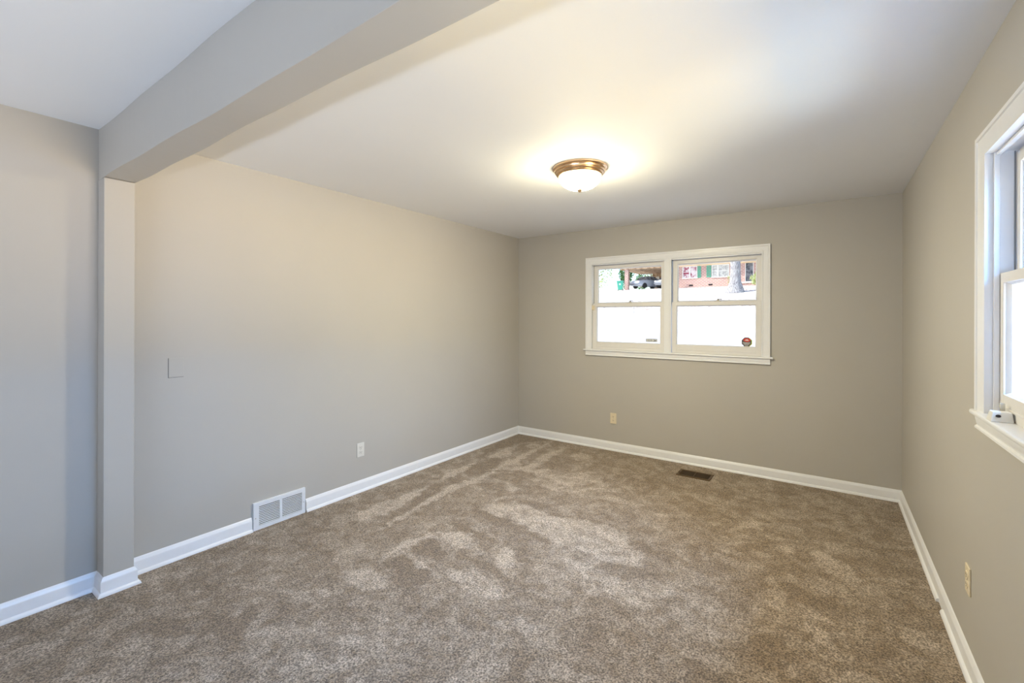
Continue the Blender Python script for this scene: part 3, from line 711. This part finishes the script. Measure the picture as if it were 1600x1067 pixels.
def outdoor_mat(name, c1, c2, scale, rough=0.9, detail=4, lo=0.4, hi=0.6, stretch=None):
    m, nt, b = new_mat(name); p = coords(nt)
    if stretch:
        mp = N(nt, 'ShaderNodeMapping'); mp.inputs['Scale'].default_value = stretch; nt.links.new(p, mp.inputs[0]); p = mp.outputs[0]
    n = tex_noise(nt, scale, detail, 0.65, p)
    r = ramp(nt, n.outputs['Fac'], [(lo, c1), (hi, c2)])
    nt.links.new(r.outputs[0], b.inputs['Base Color'])
    b.inputs['Roughness'].default_value = rough; b.inputs['Specular IOR Level'].default_value = 0.1
    return m
LAWN = outdoor_mat('winter_lawn', (0.40, 0.30, 0.25), (0.80, 0.78, 0.74), 5.0, lo=0.38, hi=0.54, stretch=(1, 0.45, 1))
STREET = outdoor_mat('pale_concrete', (0.74, 0.74, 0.75), (0.82, 0.82, 0.82), 0.5)
struct(ground('trim_yard_ground', [x for x in range(-60, 41, 2)], [-20, -10, 0, 7] + list(range(8, 56, 1)) + list(range(56, 110, 6)), LAWN, 0.0))
# street and pavement strip running across
struct(ground('trim_street', [x for x in range(-60, 41, 2)], [7.0, 10, 14, 18, 22, 26, 30, 33], STREET, 0.03))
def dedge(x, y):     # the drive widens and swings left on its way down
    t = (52 - y) / 19.0
    xl = -19.4 - 1.2 * t + 1.4 * math.sin(t * 2.2); xr = -15.0 + 1.2 * t - 2.2 * t * t
    xl, xr = min(xl, -19.4 + t), max(xr, xl + 3.0)
    return xl + (xr - xl) * x
struct(ground('trim_driveway', [0, .25, .5, .75, 1], [33 + k for k in range(0, 25)], STREET, 0.012, dedge))

def brick_mat(name, c1, c2, mortar):
    m, nt, b = new_mat(name); p = coords(nt)
    mp = N(nt, 'ShaderNodeMapping'); mp.inputs['Rotation'].default_value = (PI / 2, 0, 0); nt.links.new(p, mp.inputs[0])
    br = N(nt, 'ShaderNodeTexBrick'); nt.links.new(mp.outputs[0], br.inputs['Vector'])
    br.inputs['Color1'].default_value = (*c1, 1); br.inputs['Color2'].default_value = (*c2, 1); br.inputs['Mortar'].default_value = (*mortar, 1)
    br.inputs['Scale'].default_value = 1.0; br.inputs['Brick Width'].default_value = 0.36; br.inputs['Row Height'].default_value = 0.15
    br.inputs['Mortar Size'].default_value = 0.02
    nt.links.new(br.outputs['Color'], b.inputs['Base Color']); b.inputs['Roughness'].default_value = 0.9
    return m
BRICK = brick_mat('rose_brick', (0.52, 0.29, 0.24), (0.44, 0.22, 0.20), (0.64, 0.54, 0.48))
WHITEP = plain('white_house_paint', (0.80, 0.79, 0.76), 0.5)
CREAMP = plain('cream_soffit', (0.80, 0.62, 0.42), 0.6)
SHUT = plain('green_shutter_paint', (0.10, 0.42, 0.28), 0.5)
ROOFM = outdoor_mat('grey_shingles', (0.30, 0.29, 0.28), (0.42, 0.41, 0.40), 4)
PANER = outdoor_mat('curtained_pane', (0.34, 0.05, 0.09), (0.72, 0.62, 0.64), 3.2, 0.2, 2)
PANEG = outdoor_mat('pale_blind_pane', (0.42, 0.41, 0.40), (0.66, 0.65, 0.62), 5.0, 0.2, 2)
SCREEN = outdoor_mat('dark_porch_screen', (0.06, 0.065, 0.08), (0.24, 0.24, 0.26), 2.2, 0.4)
CARPORT = outdoor_mat('carport_boards', (0.30, 0.18, 0.10), (0.66, 0.50, 0.34), 2.6, 0.7)

HY = 52.0
house = empty('brick_house', (-9.0, HY, gz(HY)))
tag(house, 'low rose-brick house with green shutters across the street', 'house')
def hp(m, name, mat, parent=house, **k):
    o = m.build(name, mat, None, **k)
    o.parent = parent; o.matrix_parent_inverse = parent.matrix_basis.inverted() if parent is house else Matrix.Translation((9.0, -HY, -gz(HY)))
    return o
GH = gz(HY) - 0.05; EV = 7.22
def part(m, name, mat, parent=house, **k):
    """world-space mesh under the house (or one of its parts, which all sit at the house's origin)"""
    m.v = [(x + 9.0, y - HY, z - gz(HY)) for x, y, z in m.v]
    return m.build(name, mat, parent, **k)
m = MB()
wins = [(-13.30, -11.76, 5.95, EV, 'red'), (-10.27, -8.55, 5.92, EV, 'grey'), (-7.05, -6.27, 5.30, EV, 'screen'), (-4.2, -2.8, 5.92, EV, 'grey')]
x = -14.0
for a, b, z0, z1, k in wins:
    m.box(x, a, HY, HY + 0.3, GH, EV); m.box(a, b, HY, HY + 0.3, GH, z0); x = b
m.box(x, 3.0, HY, HY + 0.3, GH, EV); m.box(-14.0, -13.7, HY + .3, HY + 8, GH, EV); m.box(2.7, 3.0, HY + .3, HY + 8, GH, EV)
part(m, 'wall', BRICK)
for a, b, z0, z1, k in wins:
    fr = MB(); w = 0.07
    if k != 'screen':
        fr.box(a, a + w, HY - 0.03, HY + 0.1, z0, z1); fr.box(b - w, b, HY - 0.03, HY + 0.1, z0, z1)
        fr.box(a - .05, b + .05, HY - 0.08, HY + 0.1, z0 - 0.09, z0); fr.box(a + w, b - w, HY - 0.03, HY + 0.1, z1 - w, z1)
        c = a + (b - a) * (0.5 if k == 'red' else 0.36)
        fr.box(c - 0.07, c + 0.07, HY - 0.035, HY + 0.1, z0, z1 - w)
        fr.box(a + w, c - 0.07, HY, HY + 0.08, (z0 + z1) / 2 - 0.025, (z0 + z1) / 2 + 0.025); fr.box(c + 0.07, b - w, HY, HY + 0.08, (z0 + z1) / 2 - 0.025, (z0 + z1) / 2 + 0.025)
    else:
        fr.box(a - 0.3, b + 0.1, HY - 0.10, HY + 0.1, z0 - 0.16, z0); fr.box(a, a + .05, HY - 0.03, HY + 0.1, z0, z1); fr.box(b - .05, b, HY - 0.03, HY + 0.1, z0, z1)
    fo = part(fr, 'window', WHITEP)
    part(MB().box(a + 0.02, b - 0.02, HY + 0.05, HY + 0.07, z0, z1), 'pane', {'red': PANER, 'grey': PANEG, 'screen': SCREEN}[k], fo)
for a, b in ((-11.70, -11.36), (-10.78, -10.33)):
    s = MB(); s.box(a, a + .05, HY - 0.05, HY, 5.92, 7.18); s.box(b - .05, b, HY - 0.05, HY, 5.92, 7.18)
    for z0, z1 in ((5.92, 5.98), (6.50, 6.58), (7.12, 7.18)): s.box(a + .05, b - .05, HY - 0.045, HY - 0.002, z0, z1)
    for k in range(22): s.box(a + .05, b - .05, HY - 0.035, HY - 0.01, 5.99 + k * 0.0515, 6.02 + k * 0.0515)
    part(s, 'shutter', SHUT)
for a in (-12.60, -10.60): part(MB().box(a, a + 0.42, HY - 0.02, HY, 5.03, 5.19), 'crawlspace_vent', DARK)
# eaves: cream frieze board, white gutter, roof
part(MB().box(-14.0, 3.0, HY - 0.02, HY, EV - 0.02, EV + 0.14), 'frieze_board', CREAMP)
part(MB().box(-20.6, 3.6, HY - 0.70, HY - 0.58, EV + 0.16, EV + 0.42).box(-20.6, 3.6, HY - 0.60, HY + 0.1, EV + 0.14, EV + 0.17), 'gutter', WHITEP)
part(MB().add([(-20.9, HY - .75, EV + .36), (3.9, HY - .75, EV + .36), (3.9, HY + 4, EV + 2.1), (-20.9, HY + 4, EV + 2.1), (3.9, HY + 8.6, EV + .36), (-20.9, HY + 8.6, EV + .36),
               (-20.9, HY - .75, EV + .22), (3.9, HY - .75, EV + .22), (3.9, HY + 8.6, EV + .22), (-20.9, HY + 8.6, EV + .22)],
              [(0, 1, 2, 3), (3, 2, 4, 5), (6, 9, 8, 7), (0, 6, 7, 1), (5, 4, 8, 9), (0, 3, 5, 9, 6), (1, 7, 8, 4, 2)]), 'roof', ROOFM)
# open carport at the left end
part(MB().box(-19.85, -19.42, HY - 0.42, HY + 0.05, GH, EV + 0.01), 'carport_pillar', BRICK)
part(MB().box(-20.4, -14.0, HY - .4, HY + 6.0, EV + 0.02, EV + 0.13), 'carport_ceiling', CARPORT)
part(MB().box(-18.6, -14.0, HY + 6.0, HY + 6.2, GH, EV + 0.02), 'carport_back_wall', CARPORT)
part(MB().box(-18.1, -17.7, HY + 5.93, HY + 6.0, GH + 1.1, GH + 2.0), 'carport_window', WHITEP)
m = MB()
for xx in (-16.9, -15.6, -14.5): part(MB().box(xx, xx + 0.08, HY + 5.85, HY + 5.99, GH, EV), 'carport_stud', ROOFM)

# parked cars in the carport
def make_car(loc, rz, paint_m, label):
    r = empty('car', loc, rz); tag(r, label, 'car')
    L = [(-2.2, 0.35, 0.62), (-2.15, 0.32, 0.86), (-1.5, 0.28, 0.98), (-1.0, 0.28, 1.02), (1.1, 0.28, 0.98), (1.9, 0.28, 0.86), (2.2, 0.34, 0.66)]
    v = []; f = []
    for i, (x, zb, zt) in enumerate(L):
        hw = 0.86 - 0.10 * (abs(x) / 2.2) ** 3
        v += [(x, -hw + .05, zb), (x, -hw, (zb + zt) / 2), (x, -hw + 0.08, zt), (x, hw - 0.08, zt), (x, hw, (zb + zt) / 2), (x, hw - .05, zb)]
    for i in range(len(L) - 1):
        for k in range(6):
            k2 = (k + 1) % 6; f.append((i * 6 + k, i * 6 + k2, i * 6 + 6 + k2, i * 6 + 6 + k))
    f += [tuple(range(5, -1, -1)), tuple((len(L) - 1) * 6 + k for k in range(6))]
    MB().add(v, f).build('body', paint_m, r, bevel=0.05, smooth=50)
    cab = [(-1.35, 0.97, .76), (-0.75, 1.40, .60), (0.35, 1.42, .60), (1.15, 0.97, .76)]
    v = []; f = []
    for x, z, hw in cab: v += [(x, -hw, z), (x, hw, z), (x, hw + .04, 0.95), (x, -hw - .04, 0.95)]
    for i in range(3):
        for k in range(4): f.append((i * 4 + k, i * 4 + (k + 1) % 4, i * 4 + 4 + (k + 1) % 4, i * 4 + 4 + k))
    f += [(3, 2, 1, 0), (12, 13, 14, 15)]
    g = MB().add(v, f).build('cabin_glass', SCREEN, r)
    MB().box(-0.72, 0.33, -0.59, 0.59, 1.40, 1.45).build('roof_panel', paint_m, r, bevel=0.03)
    for x in (-1.35, 1.35):
        for s in (-1, 1):
            Mx = Matrix.Translation((x, s * 0.76, 0.32)) @ Matrix.Rotation(-s * PI / 2, 4, 'X')
            w_ = MB().lathe([(0.0, 0.08), (0.19, 0.09), (0.20, 0.11), (0.30, 0.11), (0.32, 0.08), (0.32, -0.08), (0.0, -0.08)], 24, 0, Mx).build('wheel', DARK, r, smooth=40)
    for s in (-1, 1):
        MB().box(-2.24, -2.15, s * 0.62 - 0.14, s * 0.62 + 0.14, 0.66, 0.80).build('headlight', WHITEP, r, bevel=0.02)
    MB().box(-2.27, -2.14, -0.78, 0.78, 0.40, 0.56).build('bumper', STK['slate'], r, bevel=0.03)
    return r
SILV = plain('silver_car_paint', (0.50, 0.54, 0.62), 0.25, 0.3)
GREYC = plain('grey_car_paint', (0.36, 0.38, 0.42), 0.25, 0.3)
make_car((-17.75, HY + 1.9, gz(HY + 1.9) + 0.06), R(62), SILV, 'silver car parked on the left in the neighbour\'s carport')
make_car((-15.2, HY + 2.1, gz(HY + 2.1) + 0.06), R(75), GREYC, 'grey car parked nearer the brick wall in the carport')

# green wheeled bin by the pillar
BIN = plain('green_bin_plastic', (0.06, 0.42, 0.30), 0.45)
tb = empty('trash_bin', (-20.0, 50.6, gz(50.6) + 0.04), R(15))
tag(tb, 'green wheeled rubbish bin beside the carport pillar', 'trash bin')
MB().add([(-.24, -.26, .06), (.24, -.26, .06), (.24, .24, .06), (-.24, .24, .06), (-.36, -.38, 1.02), (.36, -.38, 1.02), (.36, .36, 1.02), (-.36, .36, 1.02)],
         [(0, 3, 2, 1), (4, 5, 6, 7), (0, 1, 5, 4), (1, 2, 6, 5), (2, 3, 7, 6), (3, 0, 4, 7)]).build('bin_body', BIN, tb, bevel=0.02)
MB().add([(-.40, -.44, 1.02), (.40, -.44, 1.02), (.40, .42, 1.02), (-.40, .42, 1.02), (-.36, -.40, 1.09), (.36, -.40, 1.09), (.36, .42, 1.13), (-.36, .42, 1.13)],
         [(0, 3, 2, 1), (4, 5, 6, 7), (0, 1, 5, 4), (1, 2, 6, 5), (2, 3, 7, 6), (3, 0, 4, 7)]).build('lid', BIN, tb, bevel=0.015)
for s in (-1, 1):
    MB().lathe([(0.0, 0.03), (0.12, 0.03), (0.12, -0.03), (0.0, -0.03)], 18, 0, Matrix.Translation((s * 0.27, 0.26, 0.12)) @ Matrix.Rotation(PI / 2, 4, 'Y')).build('wheel', DARK, tb)
MB().box(-.09, .09, -.352, -.330, 0.62, 0.80).build('bin_label', STK['white'], tb)

# vegetation
BARK = outdoor_mat('grey_bark', (0.20, 0.19, 0.20), (0.50, 0.49, 0.49), 5, stretch=(3, 3, .5))
BARKB = outdoor_mat('brown_bark', (0.16, 0.11, 0.08), (0.34, 0.27, 0.22), 5, stretch=(3, 3, .5))
LEAFS = [outdoor_mat('leaf_green', (0.05, 0.16, 0.04), (0.20, 0.36, 0.10), 3), outdoor_mat('leaf_yellow_green', (0.30, 0.38, 0.10), (0.62, 0.66, 0.32), 3),
         outdoor_mat('leaf_dark_green', (0.03, 0.10, 0.03), (0.10, 0.24, 0.08), 3)]
def leaves(c, rad, n, size, mat, parent, name='foliage'):
    v = []; f = []
    for i in range(n):
        d = Vector(rng.normal(size=3)); d.normalize(); rr = rng.uniform(0.35, 1.0) ** 0.5
        p = Vector((c[0] + d.x * rad[0] * rr, c[1] + d.y * rad[1] * rr, c[2] + d.z * rad[2] * rr))
        a = Vector(rng.normal(size=3)).normalized(); b = a.cross(Vector(rng.normal(size=3))).normalized()
        s = size * rng.uniform(0.6, 1.3)
        k = len(v); v += [tuple(p - a * s), tuple(p + b * s * .45), tuple(p + a * s), tuple(p - b * s * .45)]; f.append((k, k + 1, k + 2, k + 3))
    me = bpy.data.meshes.new(name); me.from_pydata(v, [], f); me.materials.append(mat)
    o = bpy.data.objects.new(name, me); C.objects.link(o); o.parent = parent
    return o
def make_tree(name, x, y, r0, hgt, label, bark, leaf=None, crown=(1.5, 1.5, 2.0), n=500, size=0.16, group=None, lean=0.0):
    t = empty(name, (x, y, gz(y))); tag(t, label, 'tree', group)
    m = MB(); pts = []; rs = []
    for k in range(13):
        q = k / 12; z = q * hgt - 0.1
        flare = 1 + 0.85 * math.exp(-q * hgt / 0.42)
        pts.append((lean * q + 0.10 * r0 * math.sin(q * 9), 0.1 * r0 * math.cos(q * 7), z)); rs.append(r0 * flare * (1 - 0.45 * q))
    m.tube(pts, rs, 18)
    m.build('trunk', bark, t, smooth=60)
    for k in range(5):
        a = 2.4 * k + 0.5; z0 = hgt * (0.62 + 0.08 * k); i = min(12, int(z0 / hgt * 12)); p0 = Vector(pts[i]); ln = hgt * 0.35
        MB().tube([p0, p0 + Vector((math.cos(a) * ln * .5, math.sin(a) * ln * .5, ln * .45)), p0 + Vector((math.cos(a) * ln * .8, math.sin(a) * ln * .8, ln * 1.0))],
                  [rs[i] * .45, rs[i] * .3, rs[i] * .08], 8).build('branch', bark, t, smooth=60)
    if leaf is not None: leaves((lean, 0, hgt * 0.85), crown, n, size, leaf, t)
    return t
make_tree('oak_tree', -7.02, 45.6, 0.46, 13, 'thick grey tree trunk on the lawn in front of the brick house', BARK, LEAFS[0], (4, 4, 3.0), 900, 0.25)
def make_bush(x, y, rad, n, size, mat, label, group=None):
    t = empty('bush', (x, y, gz(y))); tag(t, label, 'bush', group)
    m = MB()
    for k in range(5):
        a = k * 1.3; m.tube([(0, 0, -.05), (math.cos(a) * rad[0] * .4, math.sin(a) * rad[1] * .4, rad[2] * 1.2)], [0.03, 0.01], 6)
    m.build('stems', BARKB, t)
    leaves((0, 0, rad[2]), rad, n, size, mat, t)
    return t
make_bush(-5.3, 50.2, (1.1, .6, .75), 420, 0.13, LEAFS[1], 'pale yellow-green shrub right of the big tree trunk')
make_bush(-8.25, 51.3, (.38, .3, .75), 130, 0.09, LEAFS[1], 'narrow climbing shrub against the brick just left of the big tree')
make_bush(-13.9, 51.0, (.42, .4, 1.15), 170, 0.13, LEAFS[2], 'dark upright shrub at the left corner of the brick wall')
make_bush(-21.6, 62.6, (.9, .8, 1.5), 420, 0.16, LEAFS[0], 'green shrub just behind the carport pillar')
for i, (x, y, hh, lf, cr, n, lab) in enumerate([
        (-28.6, 63.0, 4.2, 1, (2.6, 2, 2.9), 900, 'pale yellow-green tree at the far left of the back window view'),
        (-24.3, 63.5, 4.0, 2, (1.0, 1.0, 2.8), 1500, 'dark evergreen tree behind the rubbish bin'),
        (-25.9, 68.5, 5.0, 0, (1.2, 1.2, 2.4), 700, 'thin green tree between the pale tree and the dark evergreen'),
        (-22.0, 68.0, 4.6, 1, (1.3, 1.2, 2.4), 700, 'pale tree just left of the carport pillar')]):
    make_tree('garden_tree', x, y, 0.13, hh, lab, BARKB, LEAFS[lf], cr, n, 0.16)
make_bush(-22.6, 46.0, (1.7, .8, .28), 180, 0.10, BARKB, 'low heap of brown brush left of the driveway')
